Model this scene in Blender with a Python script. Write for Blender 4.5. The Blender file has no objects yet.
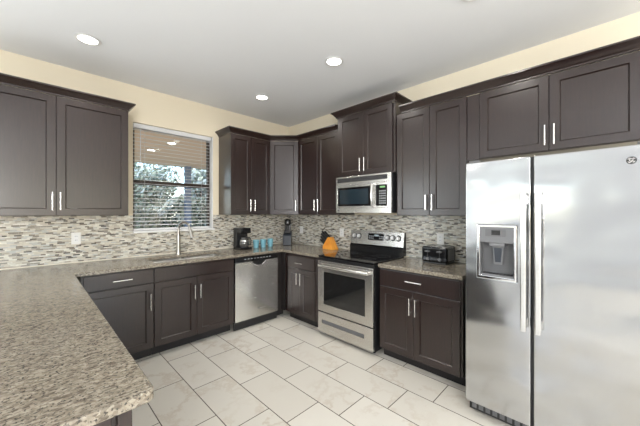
import bpy, bmesh, math, random
from mathutils import Vector, Matrix
random.seed(7)
S = bpy.context.scene
COL = S.collection
PI = math.pi

# ------------------------------------------------------------------ camera
cam_d = bpy.data.cameras.new('camera')
cam = bpy.data.objects.new('camera', cam_d)
COL.objects.link(cam)
cam.location = (-3.037, -3.741, 1.416)
YAW = 0.7897
cam.rotation_euler = (PI / 2, 0, -YAW)
cam_d.sensor_width = 36
cam_d.lens = 286.74 / 640 * 36
cam_d.shift_y = -(213 - 212.4) / 640
cam_d.clip_start = 0.02
S.camera = cam

# ------------------------------------------------------------------ world, sun, big lights, exposure
S.view_settings.view_transform = 'Standard'
S.view_settings.look = 'None'
S.view_settings.gamma = 1
S.view_settings.use_curve_mapping = False
S.view_settings.exposure = 0.26

world = bpy.data.worlds.new('sky')
S.world = world
world.use_nodes = True
wn = world.node_tree
sky = wn.nodes.new('ShaderNodeTexSky')
sky.sky_type = 'NISHITA'
sky.sun_disc = False
sky.sun_elevation = math.radians(48)
sky.sun_rotation = math.radians(200)
wn.links.new(sky.outputs[0], wn.nodes['Background'].inputs[0])
wn.nodes['Background'].inputs[1].default_value = 0.42


def light(name, kind, loc, rot, energy, color=(1, 1, 1), **kw):
    d = bpy.data.lights.new(name, kind)
    d.energy = energy
    d.color = color
    for k, v in kw.items():
        setattr(d, k, v)
    o = bpy.data.objects.new(name, d)
    o.location = loc
    o.rotation_euler = rot
    COL.objects.link(o)
    return o


light('sun', 'SUN', (0, 0, 12), (math.radians(40), 0, math.radians(-30)), 3.4, (1, 0.96, 0.9), angle=0.02)
# area panels added at unseen openings of the living room side, emulating window light
light('daylight_panel', 'AREA', (-6.86, -2.45, 1.55), (0, -PI / 2, 0), 4.8, (0.93, 0.97, 1.0), shape='RECTANGLE', size=1.3, size_y=1.9)
light('daylight_panel', 'AREA', (-3.0, -8.9, 1.25), (PI / 2 + 0.3, 0, 0), 18, (0.95, 0.98, 1.0), shape='RECTANGLE', size=4.2, size_y=2.2)
light('daylight_panel', 'AREA', (-5.4, 0.06, 1.2), (-PI / 2, 0, 0), 85, (0.90, 0.96, 1.0), shape='RECTANGLE', size=1.9, size_y=2.2)
# area light added behind the camera to brighten the ceiling like bounced flash
light('ceiling_fill', 'AREA', (-3.6, -5.2, 1.1), (PI + 0.35, 0, 0), 26, (0.98, 0.99, 1.0), shape='RECTANGLE', size=4.0, size_y=2.6)
# soft frontal fill added out of view, in place of an umbrella flash
light('front_fill', 'AREA', (-4.6, -5.8, 1.7), (PI / 2 + 0.5, 0, -0.72), 140, (0.99, 0.99, 1.0), shape='DISK', size=1.6)
LAMP_W = 29

# ------------------------------------------------------------------ materials


def mat(name, col, rough=0.5, metal=0.0, spec=0.5, **kw):
    m = bpy.data.materials.new(name)
    m.use_nodes = True
    b = m.node_tree.nodes['Principled BSDF']
    b.inputs['Base Color'].default_value = (*col, 1)
    b.inputs['Roughness'].default_value = rough
    b.inputs['Metallic'].default_value = metal
    b.inputs['Specular IOR Level'].default_value = spec
    for k, v in kw.items():
        b.inputs[k.replace('_', ' ')].default_value = v
    return m


class NT:
    """small helper to write node graphs"""

    def __init__(self, m):
        self.t = m.node_tree
        self.b = self.t.nodes.get('Principled BSDF')

    def n(self, typ, **kw):
        x = self.t.nodes.new(typ)
        for k, v in kw.items():
            setattr(x, k, v)
        return x

    def link(self, a, b):
        self.t.links.new(a, b)

    def put(self, sock, v):
        if hasattr(v, 'is_linked') or hasattr(v, 'links'):
            self.link(v, sock)
        else:
            sock.default_value = v

    def math(self, op, a, b=0.0, c=0.0):
        x = self.n('ShaderNodeMath', operation=op)
        self.put(x.inputs[0], a)
        self.put(x.inputs[1], b)
        self.put(x.inputs[2], c)
        return x.outputs[0]

    def ramp(self, fac, stops, interp='LINEAR'):
        r = self.n('ShaderNodeValToRGB')
        r.color_ramp.interpolation = interp
        e = r.color_ramp.elements
        while len(e) < len(stops):
            e.new(0.5)
        for i, (p, c) in enumerate(stops):
            e[i].position = p
            e[i].color = (*c, 1)
        self.link(fac, r.inputs[0])
        return r.outputs[0]

    def mix(self, fac, a, b, blend='MIX'):
        x = self.n('ShaderNodeMix', data_type='RGBA', blend_type=blend)
        self.put(x.inputs[0], fac)
        self.put(x.inputs[6], a if hasattr(a, 'links') else (*a, 1))
        self.put(x.inputs[7], b if hasattr(b, 'links') else (*b, 1))
        return x.outputs[2]

    def pos(self):
        return self.n('ShaderNodeNewGeometry').outputs['Position']

    def obj(self):
        return self.n('ShaderNodeTexCoord').outputs['Object']

    def scale(self, v, s):
        m = self.n('ShaderNodeMapping')
        m.inputs['Scale'].default_value = s
        self.link(v, m.inputs[0])
        return m.outputs[0]

    def noise(self, v, scale, detail=3, rough=0.5, out=0):
        x = self.n('ShaderNodeTexNoise')
        x.inputs['Scale'].default_value = scale
        x.inputs['Detail'].default_value = detail
        x.inputs['Roughness'].default_value = rough
        if v is not None:
            self.link(v, x.inputs['Vector'])
        return x.outputs[out]

    def bump(self, h, strength, dist):
        x = self.n('ShaderNodeBump')
        x.inputs['Strength'].default_value = strength
        x.inputs['Distance'].default_value = dist
        self.link(h, x.inputs['Height'])
        self.link(x.outputs[0], self.b.inputs['Normal'])
        return x


M = {}
M['ceiling'] = mat('ceiling_paint', (0.86, 0.87, 0.885), 0.9, spec=0.2)
t = NT(M['ceiling']); t.bump(t.noise(t.pos(), 60, 4), 0.15, 0.003)
M['wall'] = mat('cream_wall_paint', (0.80, 0.72, 0.56), 0.85, spec=0.25)
t = NT(M['wall']); t.bump(t.noise(t.pos(), 90, 3), 0.1, 0.002)
M['pale_wall'] = mat('pale_reflected_wall', (0.74, 0.75, 0.77), 0.85, spec=0.25)  # unseen walls, kept pale so the refrigerator reflects a whiter room
M['white'] = mat('white_paint', (0.80, 0.80, 0.79), 0.45)
M['white_plastic'] = mat('white_plastic', (0.78, 0.77, 0.74), 0.35)
M['caulk'] = mat('cream_caulk', (0.76, 0.70, 0.58), 0.5)
M['slot'] = mat('dark_slot', (0.02, 0.02, 0.02), 0.5)

# espresso stained wood
M['wood'] = mat('espresso_wood', (0.022, 0.012, 0.010), 0.30, spec=0.5, Coat_Weight=0.6, Coat_Roughness=0.22)
t = NT(M['wood'])
g = t.noise(t.scale(t.obj(), (14, 14, 1.2)), 6, 5, 0.6)
t.link(t.ramp(g, [(0.3, (0.011, 0.0046, 0.0038)), (0.7, (0.021, 0.0092, 0.0074))]), t.b.inputs['Base Color'])
t.link(t.math('MULTIPLY_ADD', g, 0.10, 0.27), t.b.inputs['Roughness'])
M['wood_dark'] = mat('dark_espresso_board', (0.010, 0.007, 0.006), 0.6)  # plain dark board for the corner fillers
M['toe'] = mat('black_toe_board', (0.012, 0.010, 0.010), 0.6)

# granite
M['granite'] = mat('granite', (0.4, 0.36, 0.3), 0.16, spec=0.5)
t = NT(M['granite'])
P = t.pos()
mp = t.n('ShaderNodeMapping')
mp.inputs['Rotation'].default_value = (0, 0, 0.6)
mp.inputs['Scale'].default_value = (1, 2.0, 1.5)
t.link(P, mp.inputs[0])
Q = mp.outputs[0]
a = t.noise(Q, 34, 5, 0.62)
vor = t.n('ShaderNodeTexVoronoi')
vor.inputs['Scale'].default_value = 85
t.link(Q, vor.inputs['Vector'])
base = t.ramp(a, [(0.30, (0.075, 0.060, 0.050)), (0.42, (0.22, 0.175, 0.135)), (0.53, (0.42, 0.36, 0.285)), (0.68, (0.62, 0.57, 0.48))])
sp = t.ramp(vor.outputs['Color'], [(0.15, (0.09, 0.075, 0.06)), (0.40, (0.36, 0.30, 0.235)), (0.62, (0.66, 0.60, 0.51)), (0.85, (0.30, 0.26, 0.21))])
c1 = t.mix(0.58, base, sp)
dk = t.noise(P, 120, 3, 0.6)
c2 = t.mix(t.ramp(dk, [(0.56, (0, 0, 0)), (0.64, (1, 1, 1))]), c1, (0.06, 0.054, 0.05))
cl = t.noise(P, 5, 3, 0.5)
c3 = t.mix(1.0, t.mix(t.math('MULTIPLY', cl, 0.20), c2, (0.36, 0.33, 0.29)), (0.64, 0.635, 0.60), 'MULTIPLY')
t.link(c3, t.b.inputs['Base Color'])

# mosaic backsplash: rows of strips with random lengths
M['mosaic'] = mat('strip_mosaic', (0.5, 0.45, 0.4), 0.2)
t = NT(M['mosaic'])
sx = t.n('ShaderNodeSeparateXYZ'); t.link(t.pos(), sx.inputs[0])
H = 0.0125
row = t.math('FLOOR', t.math('DIVIDE', sx.outputs[2], H))
fr = t.math('FRACT', t.math('DIVIDE', sx.outputs[2], H))
along = t.math('ADD', sx.outputs[0], sx.outputs[1])
w = t.math('ADD', t.math('MULTIPLY', along, 23.0), t.math('MULTIPLY', row, 37.37))
v1 = t.n('ShaderNodeTexVoronoi', voronoi_dimensions='1D'); t.link(w, v1.inputs['W']); v1.inputs['Scale'].default_value = 1
v2 = t.n('ShaderNodeTexVoronoi', voronoi_dimensions='1D', feature='DISTANCE_TO_EDGE'); t.link(w, v2.inputs['W']); v2.inputs['Scale'].default_value = 1
sc = t.n('ShaderNodeSeparateColor'); t.link(v1.outputs['Color'], sc.inputs[0])
tile = t.ramp(sc.outputs[0], [(0.0, (0.66, 0.62, 0.53)), (0.24, (0.47, 0.435, 0.365)), (0.40, (0.78, 0.77, 0.70)),
                              (0.60, (0.33, 0.315, 0.285)), (0.71, (0.55, 0.56, 0.54)), (0.85, (0.075, 0.066, 0.058)), (0.92, (0.21, 0.18, 0.145))], 'CONSTANT')
mot = t.noise(t.scale(t.pos(), (30, 30, 90)), 1.6, 4, 0.6)
tile = t.mix(0.5, tile, t.ramp(mot, [(0.3, (0.45, 0.42, 0.37)), (0.7, (1, 0.98, 0.92))]), 'MULTIPLY')
gz = t.math('LESS_THAN', fr, 0.10)
gx = t.math('LESS_THAN', v2.outputs['Distance'], 0.018)
gr = t.math('MAXIMUM', gz, gx)
t.link(t.mix(gr, tile, (0.50, 0.46, 0.40)), t.b.inputs['Base Color'])
rr = t.math('MULTIPLY_ADD', sc.outputs[1], 0.30, 0.08)
t.link(t.math('MAXIMUM', rr, t.math('MULTIPLY', gr, 0.8)), t.b.inputs['Roughness'])
t.bump(t.math('SUBTRACT', 1.0, gr), 0.4, 0.002)

# floor: 12x24 tile in a one third running bond
M['floor'] = mat('marble_look_tile', (0.8, 0.77, 0.7), 0.22)
t = NT(M['floor'])
sx = t.n('ShaderNodeSeparateXYZ'); t.link(t.pos(), sx.inputs[0])
SX, SY = 0.300, 0.610
u = t.math('DIVIDE', t.math('ADD', sx.outputs[0], 2.125), SX)
strip = t.math('FLOOR', u)
fu = t.math('FRACT', u)
vv = t.math('DIVIDE', t.math('ADD', t.math('ADD', sx.outputs[1], 1.41), t.math('MULTIPLY', strip, 0.2033)), SY)
fv = t.math('FRACT', vv)
tr = t.math('FLOOR', vv)
gw = 0.0034
eu = t.math('MULTIPLY', t.math('MINIMUM', fu, t.math('SUBTRACT', 1.0, fu)), SX)
ev = t.math('MULTIPLY', t.math('MINIMUM', fv, t.math('SUBTRACT', 1.0, fv)), SY)
gr = t.math('LESS_THAN', t.math('MINIMUM', eu, ev), gw)
cx = t.n('ShaderNodeCombineXYZ'); t.link(strip, cx.inputs[0]); t.link(tr, cx.inputs[1])
wn2 = t.n('ShaderNodeTexWhiteNoise'); t.link(cx.outputs[0], wn2.inputs[0])
add = t.n('ShaderNodeVectorMath', operation='MULTIPLY_ADD')
t.link(wn2.outputs['Color'], add.inputs[0]); add.inputs[1].default_value = (9, 9, 9); t.link(t.pos(), add.inputs[2])
dn = t.noise(add.outputs[0], 2.2, 6, 0.65)
vein = t.math('ABSOLUTE', t.math('SUBTRACT', dn, 0.5))
vm = t.ramp(vein, [(0.0, (1, 1, 1)), (0.035, (0, 0, 0))])
pm = t.noise(add.outputs[0], 1.3, 2)
vm2 = t.math('MULTIPLY', vm, t.math('MULTIPLY', t.ramp(pm, [(0.42, (0, 0, 0)), (0.60, (1, 1, 1))]), 0.5))
tint = t.ramp(wn2.outputs['Value'], [(0, (0.67, 0.635, 0.56)), (1, (0.73, 0.695, 0.62))])
cc = t.mix(vm2, tint, (0.52, 0.43, 0.33))
t.link(t.mix(gr, cc, (0.10, 0.08, 0.065)), t.b.inputs['Base Color'])
t.link(t.math('MULTIPLY_ADD', gr, 0.5, 0.25), t.b.inputs['Roughness'])
t.bump(t.math('SUBTRACT', 1.0, gr), 0.3, 0.002)


def steel(name, col, rough, along=(0.5, 14, 14), wav=0.0):
    m = mat(name, col, rough, 1.0)
    t = NT(m)
    br = t.noise(t.scale(t.obj(), along), 5, 2, 0.5)
    t.link(t.math('MULTIPLY_ADD', br, 0.02, rough - 0.01), t.b.inputs['Roughness'])
    if wav:
        t.bump(t.noise(t.scale(t.obj(), (1, 1, 1.5)), 2.4, 1), wav, 0.05)
    return m


M['steel'] = steel('brushed_stainless', (0.69, 0.675, 0.645), 0.27)
M['fridge_steel'] = steel('refrigerator_stainless', (0.51, 0.515, 0.525), 0.18, (14, 14, 0.5), 0.45)
M['sink_steel'] = mat('satin_sink_steel', (0.86, 0.85, 0.82), 0.42, 0.85)
M['nickel'] = mat('brushed_nickel', (0.42, 0.40, 0.365), 0.28, 1.0)
M['handle'] = mat('satin_bar_handle', (0.78, 0.77, 0.75), 0.22, 1.0)
M['chrome'] = mat('polished_chrome', (0.80, 0.80, 0.81), 0.08, 1.0)
M['black_glass'] = mat('black_glass', (0.006, 0.006, 0.007), 0.06, spec=0.6)
M['oven_glass'] = mat('smoked_oven_glass', (0.012, 0.012, 0.012), 0.07, spec=0.8)
M['mw_glass'] = mat('microwave_door_glass', (0.018, 0.030, 0.040), 0.08, spec=0.8)
M['black'] = mat('black_plastic', (0.012, 0.012, 0.013), 0.32)
M['black_gloss'] = mat('glossy_black_plastic', (0.008, 0.008, 0.009), 0.12)
M['grey_plastic'] = mat('grey_plastic', (0.12, 0.12, 0.123), 0.4)
M['mid_grey'] = mat('grey_metallic_plastic', (0.17, 0.17, 0.175), 0.4, 0.3)
M['fridge_side'] = mat('refrigerator_side_paint', (0.06, 0.06, 0.063), 0.5)
M['knob'] = mat('pale_knob', (0.72, 0.71, 0.69), 0.3, 0.5)
M['burner'] = mat('burner_ring_print', (0.10, 0.10, 0.105), 0.2)
M['key'] = mat('printed_key', (0.32, 0.33, 0.34), 0.4)
M['led_green'] = mat('green_display', (0.02, 0.05, 0.02), 0.2, Emission_Color=(0.45, 0.9, 0.35, 1), Emission_Strength=0.5)
M['led_white'] = mat('pale_display', (0.05, 0.05, 0.05), 0.2, Emission_Color=(0.7, 0.85, 0.9, 1), Emission_Strength=0.4)
M['lens'] = mat('light_lens', (0.9, 0.9, 0.9), 0.4, Emission_Color=(1, 0.96, 0.90, 1), Emission_Strength=9.0)
M['teal'] = mat('turquoise_cup_plastic', (0.19, 0.43, 0.52), 0.25)
M['teal_in'] = mat('turquoise_cup_lip', (0.30, 0.56, 0.63), 0.3)
M['block'] = mat('honey_orange_wood', (0.78, 0.30, 0.035), 0.35)
t = NT(M['block'])
t.link(t.ramp(t.noise(t.scale(t.obj(), (40, 3, 3)), 3, 3), [(0.3, (0.74, 0.26, 0.025)), (0.7, (0.88, 0.40, 0.06))]), t.b.inputs['Base Color'])
M['charcoal'] = mat('charcoal_plastic', (0.030, 0.035, 0.045), 0.3)
M['coffee'] = mat('carafe_smoky_glass', (0.30, 0.29, 0.28), 0.05, spec=0.8, Transmission_Weight=0.75)
M['bronze'] = mat('dark_bronze_frame', (0.035, 0.022, 0.016), 0.45)
M['slat'] = mat('white_blind_slat', (0.66, 0.665, 0.67), 0.5)
M['soffit'] = mat('tan_soffit', (0.78, 0.60, 0.43), 0.8)
M['post'] = mat('blue_grey_post', (0.16, 0.22, 0.33), 0.6)
M['grass'] = mat('lawn', (0.10, 0.16, 0.05), 0.9)
M['patio'] = mat('patio_concrete', (0.62, 0.57, 0.50), 0.8)
M['bark'] = mat('bark', (0.10, 0.07, 0.05), 0.9)
M['leaf_a'] = mat('olive_leaf', (0.30, 0.36, 0.28), 0.55)
M['leaf_b'] = mat('pale_sage_leaf', (0.48, 0.57, 0.57), 0.6)
M['leaf_c'] = mat('deep_green_leaf', (0.13, 0.18, 0.14), 0.6)
M['living_floor'] = M['floor']

M['pane'] = bpy.data.materials.new('window_glass'); M['pane'].use_nodes = True
nt = M['pane'].node_tree; nt.nodes.clear()
o_ = nt.nodes.new('ShaderNodeOutputMaterial'); mx = nt.nodes.new('ShaderNodeMixShader')
tr_ = nt.nodes.new('ShaderNodeBsdfTransparent'); gl_ = nt.nodes.new('ShaderNodeBsdfGlossy'); fz = nt.nodes.new('ShaderNodeFresnel')
gl_.inputs['Roughness'].default_value = 0.0; fz.inputs['IOR'].default_value = 1.45
nt.links.new(fz.outputs[0], mx.inputs[0]); nt.links.new(tr_.outputs[0], mx.inputs[1]); nt.links.new(gl_.outputs[0], mx.inputs[2]); nt.links.new(mx.outputs[0], o_.inputs[0])

# ------------------------------------------------------------------ mesh helpers


class B:
    def __init__(self):
        self.bm = bmesh.new()

    def add(self, other, mi=0):
        for f in other.faces:
            f.material_index = mi
        me = bpy.data.meshes.new('tmp')
        other.to_mesh(me); other.free()
        self.bm.from_mesh(me)
        bpy.data.meshes.remove(me)
        return self

    def box(self, x0, x1, y0, y1, z0, z1, bev=0.0, seg=2, mi=0):
        b = bmesh.new()
        bmesh.ops.create_cube(b, size=1)
        for v in b.verts:
            v.co = Vector((x0 + (v.co.x + .5) * (x1 - x0), y0 + (v.co.y + .5) * (y1 - y0), z0 + (v.co.z + .5) * (z1 - z0)))
        if bev:
            bmesh.ops.bevel(b, geom=b.edges[:], offset=bev, segments=seg, affect='EDGES', profile=0.5)
        return self.add(b, mi)

    def lathe(self, prof, c=(0, 0, 0), axis=(0, 0, 1), n=28, mi=0):
        b = bmesh.new()
        q = Vector((0, 0, 1)).rotation_difference(Vector(axis).normalized())
        rings = []
        for r, z in prof:
            if r < 1e-6:
                rings.append([b.verts.new(q @ Vector((0, 0, z)) + Vector(c))])
            else:
                rings.append([b.verts.new(q @ Vector((r * math.cos(2 * PI * k / n), r * math.sin(2 * PI * k / n), z)) + Vector(c)) for k in range(n)])
        for i in range(len(rings) - 1):
            A, C = rings[i], rings[i + 1]
            for k in range(n):
                k2 = (k + 1) % n
                if len(A) == 1 and len(C) == 1:
                    continue
                if len(A) == 1:
                    b.faces.new((A[0], C[k2], C[k]))
                elif len(C) == 1:
                    b.faces.new((A[k], A[k2], C[0]))
                else:
                    b.faces.new((A[k], A[k2], C[k2], C[k]))
        bmesh.ops.recalc_face_normals(b, faces=b.faces[:])
        return self.add(b, mi)

    def tube(self, pts, r, n=12, mi=0, cap=True):
        pts = [Vector(p) for p in pts]
        rs = r if isinstance(r, (list, tuple)) else [r] * len(pts)
        b = bmesh.new()
        ref = None
        rings = []
        for i, p in enumerate(pts):
            d = (pts[min(i + 1, len(pts) - 1)] - pts[max(i - 1, 0)]).normalized()
            if ref is None:
                ref = d.orthogonal().normalized()
            ref = (ref - d * ref.dot(d)).normalized()
            s = d.cross(ref)
            rings.append([b.verts.new(p + rs[i] * (math.cos(2 * PI * k / n) * ref + math.sin(2 * PI * k / n) * s)) for k in range(n)])
        for i in range(len(rings) - 1):
            for k in range(n):
                k2 = (k + 1) % n
                b.faces.new((rings[i][k], rings[i][k2], rings[i + 1][k2], rings[i + 1][k]))
        if cap:
            b.faces.new(rings[0][::-1]); b.faces.new(rings[-1])
        bmesh.ops.recalc_face_normals(b, faces=b.faces[:])
        return self.add(b, mi)

    def prism(self, poly, axis, a0, a1, bev=0.0, mi=0, seg=2):
        """polygon in the plane normal to axis ('x': (y,z), 'y': (x,z), 'z': (x,y)), extruded a0..a1"""
        f = {'x': lambda p, a: (a, p[0], p[1]), 'y': lambda p, a: (p[0], a, p[1]), 'z': lambda p, a: (p[0], p[1], a)}[axis]
        b = bmesh.new()
        A = [b.verts.new(f(p, a0)) for p in poly]
        C = [b.verts.new(f(p, a1)) for p in poly]
        b.faces.new(A[::-1]); b.faces.new(C)
        for i in range(len(poly)):
            j = (i + 1) % len(poly)
            b.faces.new((A[i], A[j], C[j], C[i]))
        bmesh.ops.recalc_face_normals(b, faces=b.faces[:])
        if bev:
            bmesh.ops.bevel(b, geom=b.edges[:], offset=bev, segments=seg, affect='EDGES', profile=0.5)
        return self.add(b, mi)

    def grid(self, xs, ys, keep, z0, z1, axes='xyz', bev=0.0, corner=None, mi=0, seg=3):
        """slab of grid cells: xs, ys breaks, keep(i,j) -> bool; outer and hole edges bevelled"""
        idx = {'x': 0, 'y': 1, 'z': 2}
        b = bmesh.new()
        vd = {}

        def V(i, j, k):
            if (i, j, k) not in vd:
                c = [0, 0, 0]
                c[idx[axes[0]]] = xs[i]; c[idx[axes[1]]] = ys[j]; c[idx[axes[2]]] = z1 if k else z0
                vd[(i, j, k)] = b.verts.new(c)
            return vd[(i, j, k)]
        nx, ny = len(xs) - 1, len(ys) - 1
        K = lambda i, j: 0 <= i < nx and 0 <= j < ny and keep(i, j)
        for i in range(nx):
            for j in range(ny):
                if not K(i, j):
                    continue
                b.faces.new((V(i, j, 1), V(i + 1, j, 1), V(i + 1, j + 1, 1), V(i, j + 1, 1)))
                b.faces.new((V(i, j, 0), V(i, j + 1, 0), V(i + 1, j + 1, 0), V(i + 1, j, 0)))
                for (di, dj, p, q) in ((-1, 0, (i, j), (i, j + 1)), (1, 0, (i + 1, j), (i + 1, j + 1)), (0, -1, (i, j), (i + 1, j)), (0, 1, (i, j + 1), (i + 1, j + 1))):
                    if not K(i + di, j + dj):
                        b.faces.new((V(*p, 0), V(*q, 0), V(*q, 1), V(*p, 1)))
        bmesh.ops.recalc_face_normals(b, faces=b.faces[:])
        bmesh.ops.dissolve_limit(b, angle_limit=0.01, verts=b.verts[:], edges=b.edges[:])
        if corner:
            (cx, cy), rad = corner
            es = [e for e in b.edges if all(abs(v.co.x - cx) < 1e-4 and abs(v.co.y - cy) < 1e-4 for v in e.verts)]
            bmesh.ops.bevel(b, geom=es, offset=rad, segments=6, affect='EDGES', profile=0.5)
        if bev:
            es = [e for e in b.edges if len(e.link_faces) == 2 and e.calc_face_angle() > 1.2 and abs(e.calc_face_angle_signed()) > 1.2]
            bmesh.ops.bevel(b, geom=es, offset=bev, segments=seg, affect='EDGES', profile=0.5)
        return self.add(b, mi)

    def sweep(self, path, prof, mi=0):
        """profile (out, z) swept along a 2D polyline; 'out' points to the right of travel; mitred corners, closed ends"""
        b = bmesh.new()
        P2 = [Vector(p) for p in path]
        rings = []
        for i, p in enumerate(P2):
            ns = []
            if i > 0:
                d = (P2[i] - P2[i - 1]).normalized(); ns.append(Vector((d.y, -d.x)))
            if i < len(P2) - 1:
                d = (P2[i + 1] - P2[i]).normalized(); ns.append(Vector((d.y, -d.x)))
            nn = sum(ns, Vector((0, 0))).normalized()
            k = 1 / nn.dot(ns[0])
            rings.append([b.verts.new((p.x + nn.x * o * k, p.y + nn.y * o * k, z)) for o, z in prof])
        n = len(prof)
        for i in range(len(rings) - 1):
            for k in range(n):
                k2 = (k + 1) % n
                b.faces.new((rings[i][k], rings[i][k2], rings[i + 1][k2], rings[i + 1][k]))
        b.faces.new(rings[0][::-1]); b.faces.new(rings[-1])
        bmesh.ops.recalc_face_normals(b, faces=b.faces[:])
        return self.add(b, mi)

    def build(self, name, mats, parent=None, sharp=0.6, loc=None):
        me = bpy.data.meshes.new(name)
        self.bm.to_mesh(me); self.bm.free()
        for m in (mats if isinstance(mats, (list, tuple)) else [mats]):
            me.materials.append(m)
        me.polygons.foreach_set('use_smooth', [True] * len(me.polygons))
        me.set_sharp_from_angle(angle=sharp)
        o = bpy.data.objects.new(name, me)
        COL.objects.link(o)
        if len(me.polygons) < 3000:
            wnm = o.modifiers.new('face_weighted_normals', 'WEIGHTED_NORMAL')
            wnm.keep_sharp = True
            wnm.weight = 100
        if parent is not None:
            o.parent = parent
        if loc:
            o.location = loc
        return o


def thing(name, label, cat, loc=(0, 0, 0), rz=0.0, group=None):
    o = bpy.data.objects.new(name, None)
    o.empty_display_size = 0.1
    COL.objects.link(o)
    o.location = loc
    o.rotation_euler = (0, 0, rz)
    return tag(o, label, cat, group)


def tag(o, label, cat, group=None):
    o['label'] = label
    o['category'] = cat
    if group:
        o['group'] = group
    return o


def struct(o):
    o['kind'] = 'structure'
    return o


def copy_tree(o, parent=None):
    c = o.copy()
    COL.objects.link(c)
    if parent is not None:
        c.parent = parent
    for ch in list(o.children):
        copy_tree(ch, c)
    return c


# ------------------------------------------------------------------ the room
CH = 2.838
XL, YF = -6.8, -8.8
struct(B().box(XL, 0.12, YF, 0.12, -0.10, 0.0).build('floor', M['floor']))
struct(B().box(XL, 0.12, YF, 0.12, CH, CH + 0.10).build('ceiling', M['ceiling']))
WX0, WX1, WZ0, WZ1 = -2.233, -1.308, 1.195, 2.43
xs, zs = [XL, -6.4, -4.4, WX0, WX1, 0.12], [0, 0.05, WZ0, 2.35, WZ1, CH]
struct(B().grid(xs, zs, lambda i, j: not ((i == 3 and j in (2, 3)) or (i == 1 and j in (1, 2))), 0.0, 0.12, 'xzy').build('wall_back', M['wall']))
struct(B().box(0.0, 0.12, YF, 0.0, 0, CH).build('wall_right', M['wall']))
struct(B().grid([YF, -3.4, -1.5, 0.12], [0, 0.90, 2.20, CH], lambda i, j: not (i == 1 and j == 1), XL - 0.12, XL, 'yzx').build('wall_left', M['pale_wall']))
struct(B().grid([XL, -5.2, -0.8, 0.12], [0, 0.02, 2.40, CH], lambda i, j: not (i == 1 and j == 1), YF - 0.12, YF, 'xzy').build('wall_front', M['pale_wall']))

# tile backsplash
BS = 0.008
CT = 0.915
UB = 1.385
struct(B().grid([-4.05, WX0, WX1, -0.0], [CT + 0.001, WZ0 - 0.012, UB - 0.001], lambda i, j: not (i == 1 and j == 1), -BS, 0.0, 'xzy').build('trim_1', M['mosaic']))
struct(B().box(-BS, 0.0, -2.99, -BS, CT + 0.001, UB - 0.001).build('trim_2', M['mosaic']))
struct(B().box(-4.05, -BS, -BS - 0.005, -BS, CT + 0.0008, CT + 0.008).build('trim_3', M['caulk']))

# the window over the sink
w = bpy.data.objects.new('window_1', None); COL.objects.link(w); w.location = (WX0, 0.12, WZ0); struct(w)
W_, H_ = WX1 - WX0, WZ1 - WZ0
B().grid([0, 0.035, W_ - 0.035, W_], [0, 0.035, H_ - 0.035, H_], lambda i, j: not (i == 1 and j == 1), -0.03, 0.02, 'xzy', bev=0.003).build('window_frame', M['bronze'], w)
B().box(0.035, W_ - 0.035, -0.028, 0.012, 0.545, 0.595, 0.004).build('meeting_rail', M['bronze'], w)
B().box(0.035, W_ - 0.035, -0.002, 0.002, 0.035, 0.545).build('pane', M['pane'], w)
B().box(0.035, W_ - 0.035, -0.002, 0.002, 0.595, H_ - 0.035).build('pane', M['pane'], w)
B().box(0.0, W_ + 0.012, -0.145, -0.032, -0.012, 0.010, 0.004).build('window_sill', M['white'], w)
B().box(W_ - 0.010, W_ - 0.001, -0.119, -0.031, 0.011, H_ - 0.002, 0.001).build('window_reveal', M['white'], w)

bl = thing('window_blind', 'white horizontal slat blind lowered over the window above the sink', 'blind', (WX0, 0.045, WZ0))
B().box(0.006, W_ - 0.022, -0.030, 0.030, H_ - 0.055, H_ - 0.003, 0.004).build('headrail', M['slat'], bl)
sl = B()
z = 0.075
while z < H_ - 0.07:
    sl.prism([(-0.025, z - 0.0045), (0.0, z - 0.0005), (0.025, z + 0.0025), (0.025, z + 0.0050), (0.0, z + 0.0022), (-0.025, z - 0.0018)], 'x', 0.010, W_ - 0.026)
    z += 0.0435
sl.build('slats', M['slat'], bl)
B().box(0.010, W_ - 0.026, -0.028, 0.028, 0.013, 0.036, 0.004).build('bottom_rail', M['slat'], bl)
for xx in (0.12, W_ - 0.15):
    B().tube([(xx, -0.030, 0.03), (xx, -0.030, H_ - 0.05)], 0.0012, 6).build('ladder_cord', M['slat'], bl)
B().tube([(0.075, -0.036, 0.78), (0.075, -0.036, H_ - 0.05)], 0.0035, 8).build('tilt_wand', M['slat'], bl)

# ------------------------------------------------------------------ outside the window
struct(B().box(-9, 9, 0.14, 4.6, -0.15, -0.02).build('patio_floor', M['patio']))
struct(B().box(-14, 14, 4.6, 30, -0.20, -0.06).build('lawn', M['grass']))
struct(B().box(-5, 5, 0.14, 4.45, 2.65, 2.80).build('patio_ceiling', M['soffit']))
tag(B().box(-0.13, 0.01, 4.15, 4.29, -0.02, 2.649, 0.006).build('patio_post', M['post']), 'blue grey square patio post seen through the window blind', 'post')


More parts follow.
